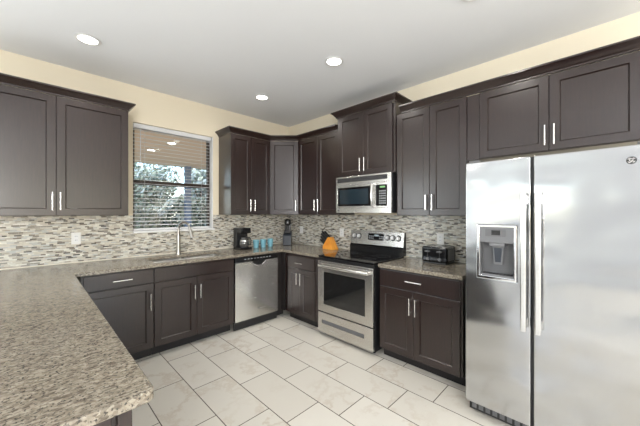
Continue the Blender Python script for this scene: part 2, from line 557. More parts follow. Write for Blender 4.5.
def tree(name, label, x, y, h, r, mats, n, seed):
    rnd = random.Random(seed)
    root = thing(name, label, 'tree', (x, y, -0.06))
    tr = B()
    tr.tube([(0, 0, 0), (0.05, 0.02, h * 0.35), (-0.03, 0.04, h * 0.7)], [0.09, 0.07, 0.03], 10)
    for k in range(5):
        a = k * 1.26
        tr.tube([(0.02, 0.03, h * (0.3 + 0.06 * k)), (0.5 * r * math.cos(a), 0.5 * r * math.sin(a), h * (0.5 + 0.07 * k))], [0.035, 0.012], 8)
    tr.build('trunk', M['bark'], root)
    blobs = [(rnd.uniform(-r, r) * .75, rnd.uniform(-r, r) * .6, rnd.uniform(0.22, 0.92) * h, rnd.uniform(.3, .55) * r) for _ in range(16)]
    lf = bmesh.new()
    for k in range(n):
        bx, by, bz, br = blobs[k % len(blobs)]
        d = Vector((rnd.gauss(0, 1), rnd.gauss(0, 1), rnd.gauss(0, 1))).normalized() * br * rnd.uniform(.6, 1.05)
        p = Vector((bx, by, bz)) + d
        if p.z < 0.1:
            continue
        s = rnd.uniform(0.07, 0.14)
        q = Vector((rnd.gauss(0, 1), rnd.gauss(0, 1), rnd.gauss(0, 1))).normalized()
        e = q.orthogonal().normalized(); f = q.cross(e)
        vs = [lf.verts.new(p + e * s), lf.verts.new(p + f * s * .45 + q * s * .12), lf.verts.new(p - e * s), lf.verts.new(p - f * s * .45 + q * s * .12)]
        lf.faces.new(vs).material_index = rnd.randrange(len(mats))
    bb = B(); bb.bm.free(); bb.bm = lf
    bb.build('foliage', mats, root)
    return root


LA, LB, LC = M['leaf_a'], M['leaf_b'], M['leaf_c']
tree('garden_tree', 'pale leafy garden tree behind the left part of the window blind', -1.6, 7.6, 3.3, 1.0, [LA, LB, LB, LC], 4200, 1)
tree('garden_tree', 'olive green garden tree behind the middle of the window blind', 0.25, 10.6, 3.9, 1.3, [LA, LB, LC], 4600, 2)
tree('garden_tree', 'silvery garden tree right of the patio post behind the window blind', 1.75, 7.6, 3.3, 1.0, [LB, LB, LA], 4200, 3)
hg = bmesh.new()
rnd = random.Random(21)
for k in range(9000):
    x, y, zz = rnd.uniform(-3.2, 3.6), rnd.uniform(5.2, 5.9), rnd.uniform(0.0, 1.0) ** 0.8
    zz = abs(zz) * (1.75 + 0.22 * math.sin(x * 2.1) + 0.12 * math.sin(x * 5.3 + 1))
    q = Vector((rnd.gauss(0, 1), rnd.gauss(0, 1), rnd.gauss(0, 1))).normalized()
    e = q.orthogonal().normalized(); f = q.cross(e); sz = rnd.uniform(0.06, 0.12); p = Vector((x, y, zz))
    hg.faces.new([hg.verts.new(p + e * sz), hg.verts.new(p + f * sz * .5 + q * sz * .15), hg.verts.new(p - e * sz), hg.verts.new(p - f * sz * .5 + q * sz * .15)]).material_index = rnd.randrange(3)
bb = B(); bb.bm.free(); bb.bm = hg
tag(bb.build('garden_hedge', [LA, LB, LC]), 'grey green garden hedge behind the lower half of the window blind', 'hedge')
tree('garden_tree', 'tall dark garden tree farthest back behind the window blind', 0.6, 15.0, 5.2, 2.6, [LA, LC, LC], 3200, 4)

# ------------------------------------------------------------------ ceiling downlights


def downlight(label, group, loc, scale=1.0):
    r = thing('recessed_light', label, 'ceiling light', loc, 0, group)
    B().lathe([(0.066, 0.0), (0.088, -0.002), (0.090, -0.005), (0.086, -0.008), (0.068, -0.010), (0.064, -0.006), (0.066, 0.0)], n=40).build('trim_ring', M['white'], r)
    B().lathe([(0.0, -0.0075), (0.040, -0.0072), (0.064, -0.005), (0.064, -0.001), (0.0, -0.001)], n=32).build('lens', M['lens'], r)
    l = light('lamp', 'SPOT', (0, 0, -0.012), (0, 0, 0), LAMP_W, (1, 0.95, 0.88), shadow_soft_size=0.06, spot_size=math.radians(165), spot_blend=0.9)
    l.parent = r
    return r


dz = CH - 0.0005
downlight('round recessed ceiling light above the left upper cabinet, leftmost in view', 'kitchen ceiling lights', (-2.707, -0.734, dz))
downlight('round recessed ceiling light nearest the back corner, smallest in view', 'kitchen ceiling lights', (-1.031, -0.746, dz))
downlight('round recessed ceiling light in front of the microwave cabinet, rightmost in view', 'kitchen ceiling lights', (-1.032, -1.938, dz))
for (x, y) in ((-1.03, -3.15), (-4.6, -2.0), (-4.6, -4.4), (-2.7, -5.6), (-1.0, -5.6)):
    downlight('round recessed ceiling light of the open room, out of the picture behind the camera', 'open room ceiling lights', (x, y, dz))

for (x, y, lab) in ((-1.36, 2.63, 'recessed patio soffit light seen through upper slats, left one'), (-1.27, 1.72, 'recessed patio soffit light seen through upper slats, right one')):
    r = thing('patio_light', lab, 'ceiling light', (x, y, 2.6495), 0, 'patio soffit lights')
    B().lathe([(0.066, 0.0), (0.088, -0.002), (0.086, -0.008), (0.064, -0.006), (0.066, 0.0)], n=24).build('trim_ring', M['white'], r)
    B().lathe([(0.0, -0.006), (0.064, -0.005), (0.064, -0.001), (0.0, -0.001)], n=24).build('lens', M['lens'], r)
    light('lamp', 'SPOT', (0, 0, -0.012), (0, 0, 0), 95, (1, 0.93, 0.85), shadow_soft_size=0.06, spot_size=math.radians(160), spot_blend=0.9).parent = r

# ------------------------------------------------------------------ cabinets
# local frame: x along the width as seen from the front, y into the wall, z up; the doors' faces lie at y = -0.021


def shaker(x0, x1, z0, z1, st=0.060, th=0.020, y1=-0.0015):
    """frame-and-panel door: raised frame, quarter step, flat sunken panel"""
    b = bmesh.new()
    yf = y1 - th

    def ring(d, y):
        return [b.verts.new((x0 + d, y, z0 + d)), b.verts.new((x1 - d, y, z0 + d)), b.verts.new((x1 - d, y, z1 - d)), b.verts.new((x0 + d, y, z1 - d))]
    R = [ring(0, y1), ring(0, yf + 0.002), ring(0.002, yf), ring(st - 0.001, yf), ring(st + 0.001, yf + 0.004), ring(st + 0.004, yf + 0.006), ring(st + 0.006, yf + 0.0105)]
    for A, C in zip(R, R[1:]):
        for k in range(4):
            b.faces.new((A[k], A[(k + 1) % 4], C[(k + 1) % 4], C[k]))
    b.faces.new(R[-1]); b.faces.new(R[0][::-1])
    bmesh.ops.recalc_face_normals(b, faces=b.faces[:])
    return B().add(b)


def bar_handle(parent, kind, x, z, L=0.15, y=-0.0215, off=0.030):
    h = B()
    r = 0.0062
    d = L / 2 - 0.018
    if kind == 'v':
        h.tube([(x, y - off, z - L / 2), (x, y - off, z + L / 2)], r, 12)
        for s in (-d, d):
            h.tube([(x, y, z + s), (x, y - off, z + s)], 0.0048, 10)
    else:
        h.tube([(x - L / 2, y - off, z), (x + L / 2, y - off, z)], r, 12)
        for s in (-d, d):
            h.tube([(x + s, y, z), (x + s, y - off, z)], 0.0048, 10)
    return h.build('handle', M['handle'], parent)


def fronts(root, items):
    for it in items:
        kind, x0, x1, z0, z1 = it[:5]
        g = 0.0015
        if kind == 'door':
            o = shaker(x0 + g, x1 - g, z0, z1).build('door', M['wood'], root)
        else:
            o = B().box(x0 + g, x1 - g, -0.0215, -0.0015, z0, z1, 0.0025).build('drawer' if kind == 'drawer' else 'false_front', M['wood'], root)
        if len(it) > 5:
            bar_handle(o, *it[5])


def carcass(root, W, D, z0, z1, open_top=False):
    b = B()
    if not open_top:
        b.box(0, W, 0, D, z0, z1, 0.001)
    else:
        b.box(0, 0.016, 0, D, z0, z1).box(W - 0.016, W, 0, D, z0, z1).box(0.016, W - 0.016, 0, D, z0, z0 + 0.016)
        b.box(0.016, W - 0.016, 0, 0.016, z0 + 0.016, z1).box(0.016, W - 0.016, D - 0.008, D, z0 + 0.016, z1)
    return b.build('carcass', M['wood'], root)


R90 = -PI / 2
UT = 2.44
UD = 0.312          # upper carcass depth
UZ = UB


def upper(label, loc, rz, W, doors, z0=UB, z1=UT, D=UD):
    r = thing('upper_cabinet', label, 'cabinet', (loc[0], loc[1], z0), rz)
    carcass(r, W, D, 0, z1 - z0)
    fronts(r, [(k, a, b, 0.004, z1 - z0 - 0.003, *rest) for (k, a, b, *rest) in doors])
    return r


HZ = 0.128     # handle centre above the cabinet bottom
upper('wide dark espresso two-door wall cabinet left of the window', (-3.42, -UD - 0.001), 0, 1.077,
      [('door', 0, 0.540, ('v', 0.515, HZ)), ('door', 0.540, 1.077, ('v', 0.567, HZ))])
upper('narrow dark espresso two-door wall cabinet just right of the window', (-1.229, -UD - 0.001), 0, 0.615,
      [('door', 0, 0.3075, ('v', 0.277, HZ)), ('door', 0.3075, 0.612, ('v', 0.345, HZ))])
upper('dark espresso two-door wall cabinet between the corner cabinet and the microwave cabinet', (-UD - 0.001, -0.613), R90, 0.770,
      [('door', 0.004, 0.395, ('v', 0.365, HZ)), ('door', 0.395, 0.768, ('v', 0.432, HZ))])
upper('dark espresso two-door wall cabinet right of the microwave, beside the refrigerator', (-UD - 0.001, -2.192), R90, 0.690,
      [('door', 0.0, 0.353, ('v', 0.323, HZ)), ('door', 0.353, 0.688, ('v', 0.385, HZ))])
r = upper('short wide dark espresso two-door wall cabinet above the refrigerator', (-UD - 0.001, -2.884), R90, 1.066,
          [('door', 0.098, 0.566, ('v', 0.543, 0.115)), ('door', 0.566, 1.034, ('v', 0.597, 0.115))], z0=1.872)
B().box(0.0, 0.096, -0.012, -0.001, 0.0, UT - 1.872 - 0.004, 0.001).build('filler_strip', M['wood'], r)
upper('taller dark espresso two-door cabinet stepped forward above the microwave', (-0.350, -1.386), R90, 0.803,
      [('door', 0.028, 0.403, ('v', 0.372, 0.118)), ('door', 0.403, 0.776, ('v', 0.434, 0.118))], z0=1.842, z1=2.575, D=0.349)
# diagonal corner cabinet
cc = thing('corner_cabinet', 'dark espresso diagonal single-door wall cabinet in the corner', 'cabinet', (-0.001, -0.001, UB))
B().prism([(0, 0), (-0.611, 0), (-0.611, -UD), (-UD, -0.611), (0, -0.611)], 'z', 0, UT - UB, 0.001).build('carcass', M['wood'], cc)
dl = math.hypot(0.611 - UD, 0.611 - UD)
dd = shaker(0.012, dl - 0.012, 0.004, UT - UB - 0.003).build('door', M['wood'], cc)
dd.location = (-0.611, -UD, 0); dd.rotation_euler = (0, 0, -PI / 4)
bar_handle(dd, 'v', dl - 0.045, HZ, 0.14)

# crown mouldings: a straight bead, a cove, a square top lip
CROWN = [(-0.012, 0.0), (0.004, 0.0), (0.004, 0.012), (0.010, 0.016), (0.018, 0.026), (0.028, 0.039), (0.041, 0.050), (0.050, 0.056), (0.050, 0.068), (-0.012, 0.068)]


def crown(label, path, z):
    return tag(B().sweep(path, [(o, z + q) for o, q in CROWN]).build('crown_molding', M['wood'], sharp=0.5), label, 'molding')


FD = UD + 0.024
crown('dark crown molding along the top of the cabinet left of the window', [(-2.343, -0.0), (-2.343, -FD), (-3.42, -FD)][::-1][0:0] or [(-3.42, -FD), (-2.341, -FD), (-2.341, -0.002)], UT + 0.001)
crown('dark crown molding wrapping the three wall cabinets around the corner', [(-1.231, -0.002), (-1.231, -FD), (-0.6235, -FD), (-FD, -0.6235), (-FD, -1.380)], UT + 0.001)
crown('dark crown molding on top of the taller cabinet over the microwave, highest one', [(-0.002, -1.384), (-0.374, -1.384), (-0.374, -2.191), (-0.002, -2.191)], 2.576)
crown('long dark crown molding over the cabinets above toaster and refrigerator', [(-FD, -2.247), (-FD, -3.95)], UT + 0.001)

# base cabinets
BF = -0.620     # carcass front
CB = 0.882      # top of the base cabinets


def base(name, label, loc, rz, W, items, D=0.600, open_top=False, toe=True):
    r = thing(name, label, 'cabinet', (loc[0], loc[1], 0), rz)
    carcass(r, W, D, 0.100, CB - 0.0005, open_top)
    fronts(r, items)
    if toe:
        B().box(0.001, W - 0.001, 0.070, D - 0.01, 0.0005, 0.0995).build('toe_kick', M['toe'], r)
    return r


base('base_cabinet', 'dark espresso base cabinet with one drawer over one door, left of the sink cabinet', (-2.742, BF), 0, 0.545,
     [('drawer', 0.014, 0.543, 0.742, 0.868, ('h', 0.287, 0.803, 0.15)), ('door', 0.014, 0.543, 0.108, 0.730, ('v', 0.512, 0.56, 0.16))])
base('sink_cabinet', 'wide dark espresso two-door sink base cabinet below the faucet', (-2.195, BF), 0, 0.845,
     [('false_front', 0.003, 0.842, 0.742, 0.868), ('door', 0.003, 0.412, 0.108, 0.730, ('v', 0.382, 0.575, 0.15)), ('door', 0.412, 0.842, 0.108, 0.730, ('v', 0.442, 0.575, 0.15))], open_top=True)
r = base('corner_base_cabinet', 'dark espresso base cabinet with drawer and two narrow doors between corner and range', (BF, -0.700), R90, 0.664,
         [('drawer', 0.066, 0.575, 0.702, 0.862, ('h', 0.312, 0.775, 0.14)), ('door', 0.066, 0.304, 0.108, 0.690, ('v', 0.270, 0.575, 0.15)), ('door', 0.304, 0.575, 0.108, 0.690, ('v', 0.340, 0.575, 0.15))])
B().box(0.577, 0.664, -0.012, -0.001, 0.108, 0.868, 0.001).build('filler_strip', M['wood'], r)
r = thing('corner_filler', 'dark blank corner panel of the base cabinets right of the dishwasher', 'cabinet panel', (-0.706, BF, 0))
B().box(0.0, 0.085, 0.0, 0.02, 0.10, CB - 0.001, 0.001).build('panel', M['wood_dark'], r)
B().box(0.066, 0.085, -0.078, -0.001, 0.10, CB - 0.001, 0.001).build('return_panel', M['wood_dark'], r)
B().box(0.0, 0.155, 0.070, 0.085, 0.0005, 0.099).build('toe_kick', M['toe'], r)
base('base_cabinet', 'dark espresso base cabinet with drawer and two doors between range and refrigerator', (BF, -2.172), R90, 0.772,
     [('drawer', 0.012, 0.757, 0.715, 0.866, ('h', 0.373, 0.795, 0.15)), ('door', 0.012, 0.360, 0.105, 0.703, ('v', 0.335, 0.575, 0.15)), ('door', 0.360, 0.757, 0.105, 0.703, ('v', 0.390, 0.575, 0.15))])
# peninsula
r = thing('peninsula_cabinet', 'dark espresso cabinet block carrying the granite peninsula at lower left', 'cabinet', (-2.835, -2.785, 0))
B().box(-0.62, 0.0, 0.002, 2.16, 0.100, CB - 0.0005, 0.001).build('carcass', M['wood'], r)
B().box(-0.60, -0.06, 0.06, 2.15, 0.0005, 0.0995).build('toe_kick', M['toe'], r)
sh = shaker(-0.60, -0.050, 0.108, 0.870, st=0.035).build('end_panel', M['wood'], r)
B().box(-0.036, -0.002, -0.020, -0.0005, 0.104, 0.876, 0.002).build('corner_post', M['wood'], r)
r = thing('corner_filler', 'dark narrow filler in the inner corner beside the peninsula', 'cabinet panel', (-2.833, BF, 0))
B().box(0.0, 0.089, 0.0, 0.02, 0.10, CB - 0.001, 0.001).build('panel', M['wood_dark'], r)

# ------------------------------------------------------------------ worktops and sink
SX0, SX1, SY0, SY1 = -2.166, -1.380, -0.570, -0.180
xs = [-4.02, -2.787, SX0, SX1, -0.650, -BS - 0.001]
ys = [-2.836, -1.366, -0.655, SY0, SY1, -BS - 0.001]


def keepU(i, j):
    if i == 0: return True
    if i == 2 and j == 3: return False
    if j >= 2: return True
    return i == 4 and j == 1


wt = B().grid(xs, ys, keepU, CB, CT, 'xyz', bev=0.005, corner=((-2.787, -2.836), 0.022)).build('worktop', M['granite'])
tag(wt, 'U-shaped speckled beige granite worktop with the sink, running from peninsula to range', 'countertop')
wt = B().grid([-0.655, -BS - 0.001], [-2.952, -2.172], lambda i, j: True, CB, CT, 'xyz', bev=0.005).build('worktop', M['granite'])
tag(wt, 'short speckled granite worktop under the toaster, between range and refrigerator', 'countertop')

sk = thing('kitchen_sink', 'undermounted stainless double bowl sink in the granite below the window', 'sink', ((SX0 + SX1) / 2, (SY0 + SY1) / 2, CB - 0.0008))
hw, hd = (SX1 - SX0) / 2, (SY1 - SY0) / 2
for (a, b) in ((-hw - 0.008, -0.012), (0.012, hw + 0.008)):
    g = bmesh.new()
    y0, y1, dp = -hd - 0.008, hd + 0.008, -0.19
    top = [(a, y0), (b, y0), (b, y1), (a, y1)]
    ins = [(a + .02, y0 + .02), (b - .02, y0 + .02), (b - .02, y1 - .02), (a + .02, y1 - .02)]
    T = [g.verts.new((x, y, -0.0005)) for x, y in top]
    U_ = [g.verts.new((x, y, dp)) for x, y in ins]
    for k in range(4):
        g.faces.new((T[k], T[(k + 1) % 4], U_[(k + 1) % 4], U_[k]))
    g.faces.new(U_)
    bmesh.ops.recalc_face_normals(g, faces=g.faces[:])
    bmesh.ops.reverse_faces(g, faces=g.faces[:])
    bmesh.ops.bevel(g, geom=[e for e in g.edges if len(e.link_faces) == 2], offset=0.02, segments=3, affect='EDGES')
    bw = B().add(g).build('bowl', M['sink_steel'], sk)
    mdf = bw.modifiers.new('thickness', 'SOLIDIFY'); mdf.thickness = 0.0015; mdf.offset = 1
    B().lathe([(0.0, 0.002), (0.03, 0.002), (0.042, 0.004), (0.045, 0.001), (0.0, 0.0005)], ((a + b) / 2, 0, dp), n=24).build('drain', M['chrome'], bw)
B().box(-0.0125, 0.0125, -hd - 0.006, hd + 0.006, -0.030, -0.012, 0.004).build('divider', M['sink_steel'], sk)

fc = thing('kitchen_faucet', 'brushed nickel pull-down gooseneck faucet behind the sink', 'faucet', (-1.79, -0.115, CT + 0.0005), math.radians(24))
B().lathe([(0, 0), (0.030, 0), (0.030, 0.006), (0.027, 0.012), (0.025, 0.03), (0.0225, 0.10), (0.0205, 0.22), (0.014, 0.245), (0, 0.245)]).build('body', M['nickel'], fc)
pts = [(0, 0, 0.23), (0, 0, 0.30)]
for k in range(0, 15):
    a = PI - k * (PI * 0.94) / 14
    pts.append((0.0, -0.088 - 0.088 * math.cos(a), 0.300 + 0.082 * math.sin(a)))
B().tube(pts, 0.0135, 14).build('gooseneck', M['nickel'], fc)
e = Vector(pts[-1]); d = (Vector(pts[-1]) - Vector(pts[-2])).normalized()
B().tube([e - d * 0.01, e + d * 0.02, e + d * 0.06, e + d * 0.105, e + d * 0.115], [0.0135, 0.015, 0.0175, 0.0195, 0.016], 16).build('spray_head', M['nickel'], fc)
B().tube([(0.013, -0.007, 0.085), (0.040, -0.022, 0.088), (0.054, -0.030, 0.092), (0.112, -0.062, 0.104)], [0.017, 0.016, 0.012, 0.010], 12).build('lever', M['nickel'], fc)

# ------------------------------------------------------------------ emblem shared by the appliances


def emblem(parent, x, y, z, r):
    b = B()
    b.lathe([(0, 0.0025), (r * 0.86, 0.0025), (r * 0.90, 0.003), (r, 0.0028), (r, 0.0), (0, 0.0)], (x, y, z), (0, -1, 0), 32, mi=0)
    b.lathe([(r * 0.86, 0.0027), (r * 0.90, 0.0040), (r * 0.97, 0.0040), (r, 0.0027)], (x, y, z), (0, -1, 0), 32, mi=0)
    # interlaced script monogram built of thin strokes
    rr = r * 0.06
    yy = y - 0.0032

    def stroke(pp):
        b.tube([(x + px * r, yy, z + pz * r) for px, pz in pp], rr, 6, mi=1)
    stroke([(-0.08 + 0.28 * math.cos(a), 0.10 + 0.42 * math.sin(a)) for a in [0.5 + k * 0.36 for k in range(14)]])
    stroke([(-0.12, -0.02), (0.10, -0.02), (0.02, -0.40), (-0.25, -0.58), (-0.42, -0.42)])
    stroke([(0.46, 0.36), (0.34, 0.46), (0.22, 0.34), (0.26, 0.12), (0.40, 0.05), (0.24, -0.04), (0.20, -0.26), (0.34, -0.38), (0.52, -0.26)])
    for s in (0, 1, 2, 3):
        a = s * PI / 2 + PI / 4
        stroke([(0.72 * math.cos(a + q), 0.72 * math.sin(a + q)) for q in (-0.45, -0.2, 0.0, 0.2, 0.45)])
    return b.build('emblem', [M['black'], M['knob']], parent)


# ------------------------------------------------------------------ dishwasher
dw = thing('dishwasher', 'stainless dishwasher with black top strip under the worktop', 'dishwasher', (-1.345, BF, 0))
WD = 0.634
B().box(0.004, WD - 0.004, 0.004, 0.58, 0.085, CB - 0.006).build('tub', M['black'], dw)
B().box(0.006, WD - 0.006, -0.028, 0.003, 0.815, 0.872, 0.006).build('control_strip', M['black_gloss'], dw)
for k in range(9):
    xx = 0.13 + k * 0.045
    B().box(xx, xx + 0.022, -0.0287, -0.027, 0.842, 0.850).build('key', M['key'], dw)
# door with a smile shaped pocket grip
g = bmesh.new()
N = 22
cxp, hwp = 0.335, 0.105
top = []
for k in range(N + 1):
    s = k / N
    xx = cxp - hwp + 2 * hwp * s
    dip = 0.055 * (1 - abs(2 * s - 1) ** 2.6)
    top.append((xx, 0.811 - dip))
poly = [(0.006, 0.108), (WD - 0.006, 0.108), (WD - 0.006, 0.811)] + top[::-1] + [(0.006, 0.811)]
ddo = B().prism(poly, 'y', -0.030, 0.002, 0.0).build('door', M['steel'], dw)
lip = [(x, -0.0325, z) for x, z in top]
B().tube(lip[4:-1], 0.0065, 10).build('pocket_grip', M['chrome'], ddo)
B().box(cxp - hwp, cxp + hwp, -0.006, 0.001, 0.752, 0.8125).build('pocket_recess', M['black'], ddo)
emblem(ddo, 0.335, -0.030, 0.215, 0.011)
B().box(0.002, WD - 0.002, -0.002, 0.012, 0.004, 0.084, 0.003).build('toe_panel', M['black'], dw)

# ------------------------------------------------------------------ range
rg = thing('kitchen_range', 'freestanding stainless electric range with black glass cooktop', 'stove', (-0.655, -1.372, 0), R90)
RW = 0.768
B().box(0.0, RW, 0.004, 0.625, 0.035, 0.893, 0.003).build('body', M['black'], rg)
for (a, b) in ((0.05, 0.06), (RW - 0.05, 0.06), (0.05, 0.57), (RW - 0.05, 0.57)):
    B().lathe([(0, 0.001), (0.018, 0.001), (0.015, 0.034), (0, 0.034)], (a, b, 0), n=16).build('foot', M['black'], rg)
ct = B().box(-0.002, RW + 0.002, -0.018, 0.580, 0.895, 0.919, 0.006, 3).build('cooktop', M['black_glass'], rg)
for (a, b, q) in ((0.19, 0.155, 0.105), (0.57, 0.155, 0.085), (0.19, 0.42, 0.08), (0.57, 0.42, 0.10)):
    B().lathe([(q - 0.002, 0), (q + 0.002, 0), (q + 0.002, 0.0004), (q - 0.002, 0.0004), (q - 0.002, 0)], (a, b, 0.919), n=48).lathe(
        [(q * .55 - 0.0015, 0), (q * .55 + 0.0015, 0), (q * .55 + 0.0015, 0.0004), (q * .55 - 0.0015, 0.0004), (q * .55 - 0.0015, 0)], (a, b, 0.919), n=40).build('burner_ring', M['burner'], ct)
B().box(0.003, RW - 0.003, -0.010, 0.004, 0.868, 0.894, 0.002).build('vent_trim', M['black'], rg)
od = B().grid([0.004, 0.090, 0.668, RW - 0.004], [0.285, 0.372, 0.742, 0.864], lambda i, j: not (i == 1 and j == 1), -0.030, 0.003, 'xzy', bev=0.004).build('oven_door', M['steel'], rg)
B().box(0.088, 0.670, -0.0265, -0.004, 0.370, 0.744).build('oven_window', M['oven_glass'], od)
hb = B()
hp = []
for k in range(13):
    s = k / 12
    hp.append((0.045 + (RW - 0.09) * s, -0.056 - 0.016 * (1 - (2 * s - 1) ** 2), 0.812))
g = bmesh.new()
hb.tube(hp, 0.019, 14)
for xx in (0.055, RW - 0.055):
    hb.box(xx - 0.016, xx + 0.016, -0.058, -0.029, 0.797, 0.827, 0.004)
hb.build('handle', M['steel'], od)
dr = B().grid([0.004, 0.060, 0.655, RW - 0.004], [0.045, 0.150, 0.188, 0.272], lambda i, j: not (i == 1 and j == 1), -0.028, 0.003, 'xzy', bev=0.004).build('storage_drawer', M['steel'], rg)
B().box(0.058, 0.657, -0.016, -0.002, 0.148, 0.190).build('pull_slot', M['grey_plastic'], dr)
bk = B().prism([(0.560, 0.919), (0.632, 0.919), (0.632, 1.185), (0.600, 1.185), (0.575, 1.020), (0.560, 1.000)], 'x', 0.003, RW - 0.003, 0.003).build('backguard', M['black_gloss'], rg)
# stainless fascia, leaning back
sl_ = math.atan2(0.026, 0.165)
fa = B().box(-RW / 2 + 0.004, RW / 2 - 0.004, -0.012, 0.0, 0.0, 0.172, 0.003).build('fascia', M['steel'], rg)
fa.location = (RW / 2, 0.576, 1.016); fa.rotation_euler = (-sl_, 0, 0)
dpn = B().box(-0.105, 0.120, -0.0145, -0.0125, 0.060, 0.142, 0.001).build('display_panel', M['black_gloss'], fa)
B().box(-0.012, 0.045, -0.0152, -0.0146, 0.108, 0.128).build('clock', M['led_white'], fa)
for a in range(3):
    for c in range(2):
        for q in (-0.090 + a * 0.025, 0.055 + a * 0.023):
            B().box(q, q + 0.017, -0.0150, -0.0146, 0.078 + c * 0.024, 0.088 + c * 0.024).build('key', M['key'], fa)
for xx in (-0.315, -0.243, 0.172, 0.243, 0.314):  # a black disc behind each knob stands for its shadow
    B().lathe([(0.034, 0.0), (0.034, 0.003), (0.030, 0.0045), (0, 0.0045), (0, 0), (0.034, 0)], (xx, -0.0122, 0.100), (0, -1, 0), 28, mi=1).lathe(
        [(0.026, 0.0), (0.025, 0.006), (0.022, 0.024), (0.019, 0.028), (0, 0.028), (0, 0), (0.026, 0)], (xx, -0.0125, 0.100), (0, -1, 0), 28).box(
        xx - 0.0035, xx + 0.0035, -0.046, -0.036, 0.080, 0.120, 0.0015).build('knob', [M['knob'], M['black']], fa)

# ------------------------------------------------------------------ microwave
mw = thing('microwave', 'stainless over-the-range microwave with black window and keypad', 'microwave', (-0.390, -1.412, 1.408), R90)
MW, MH = 0.762, 0.428
B().box(0.0, MW, 0.0, 0.385, 0.004, MH, 0.003).build('body', M['black'], mw)
B().box(0.0, MW, -0.020, -0.001, 0.002, 0.060, 0.003).build('lower_rail', M['steel'], mw)
tf = B().box(0.0, MW, -0.020, -0.001, 0.335, MH, 0.003).build('top_rail', M['steel'], mw)
vt = B().box(0.025, 0.715, -0.0215, -0.0202, 0.362, 0.412)
vt.build('vent_grille', M['black_gloss'], mw)
vs = B()
for k in range(4):
    vs.box(0.030, 0.710, -0.0228, -0.0216, 0.367 + k * 0.0115, 0.3705 + k * 0.0115)
vs.build('vent_louvers', M['grey_plastic'], mw)
md = B().grid([0.0, 0.030, 0.505, 0.565], [0.061, 0.080, 0.300, 0.334], lambda i, j: not (i == 1 and j == 1), -0.022, -0.001, 'xzy', bev=0.002).build('door', M['steel'], mw)
B().box(0.028, 0.507, -0.019, -0.003, 0.078, 0.302).build('door_window', M['black_glass'], md)
B().box(0.060, 0.475, -0.0198, -0.0191, 0.104, 0.276, 0.0003).build('window_screen', M['mw_glass'], md)
hp = [(0.545, -0.022, 0.070), (0.545, -0.050, 0.082)] + [(0.545, -0.052 - 0.014 * (1 - (2 * k / 8 - 1) ** 2), 0.095 + 0.205 * k / 8) for k in range(9)] + [(0.545, -0.050, 0.313), (0.545, -0.022, 0.326)]
B().tube(hp, 0.0115, 12).build('handle', M['handle'], md)
cp = B().box(0.567, MW, -0.020, -0.001, 0.061, 0.334, 0.002).build('control_panel', M['steel'], mw)
B().box(0.573, 0.715, -0.0215, -0.0202, 0.078, 0.305, 0.0005).build('keypad', M['black_gloss'], cp)
B().box(0.628, 0.690, -0.0222, -0.0216, 0.272, 0.290).build('clock', M['led_green'], cp)
for a in range(4):
    for c in range(6):
        B().box(0.618 + a * 0.022, 0.632 + a * 0.022, -0.0220, -0.0216, 0.100 + c * 0.026, 0.114 + c * 0.026).build('key', M['key'], cp)
emblem(mw, 0.040, -0.0205, 0.030, 0.012)

# ------------------------------------------------------------------ refrigerator
fx, fy = -0.790, -3.042
rf = thing('refrigerator', 'tall stainless side-by-side refrigerator with ice and water dispenser', 'refrigerator', (fx, fy, 0), R90)
FW, FT = 0.905, 1.762
SP = 0.384
B().box(0.004, FW - 0.004, 0.0, 0.760, 0.030, 1.735, 0.006).build('body', M['fridge_side'], rf)
for (a, b) in ((0.06, 0.05), (FW - 0.06, 0.05), (0.06, 0.70), (FW - 0.06, 0.70)):
    B().lathe([(0, 0.0008), (0.022, 0.0008), (0.022, 0.029), (0, 0.029)], (a, b, 0), n=16).build('foot', M['black'], rf)
gl = B().box(0.012, FW - 0.012, -0.030, -0.001, 0.018, 0.084, 0.004)
gl.build('toe_grille', M['black'], rf)
gg = B()
for k in range(20):
    gg.box(0.03 + k * 0.0425, 0.058 + k * 0.0425, -0.0315, -0.0302, 0.032, 0.070)
gg.build('grille_slots', M['grey_plastic'], rf)


def fdoor(x0, x1, hole=None):
    y0, y1 = -0.080, -0.004
    if hole:
        hx0, hx1, hz0, hz1 = hole
        return B().grid([x0, hx0, hx1, x1], [0.092, hz0, hz1, FT], lambda i, j: not (i == 1 and j == 1), y0, y1, 'xzy', bev=0.008, seg=4)
    return B().box(x0, x1, y0, y1, 0.092, FT, 0.008, 4)


fd = fdoor(0.0, SP - 0.007, (0.080, 0.304, 0.975, 1.330)).build('freezer_door', M['fridge_steel'], rf)
fd2 = fdoor(SP + 0.007, FW).build('fresh_food_door', M['fridge_steel'], rf)
for o, xx in ((fd, SP - 0.036), (fd2, SP + 0.036)):
    b = B()
    b.box(xx - 0.015, xx + 0.015, -0.146, -0.122, 0.690, 1.535, 0.006, 3)
    for zz in (0.730, 1.495):
        b.box(xx - 0.0115, xx + 0.0115, -0.125, -0.0795, zz - 0.028, zz + 0.028, 0.005)
    b.build('handle', M['handle'], o)
B().box(SP - 0.006, SP + 0.006, -0.060, -0.002, 0.094, FT - 0.004).build('door_gasket', M['slot'], rf)
for xx in (0.05, FW - 0.05):
    B().box(xx - 0.035, xx + 0.035, -0.055, 0.060, FT - 0.026 + 0.0275, FT + 0.018, 0.004).build('hinge_cover', M['grey_plastic'], rf)
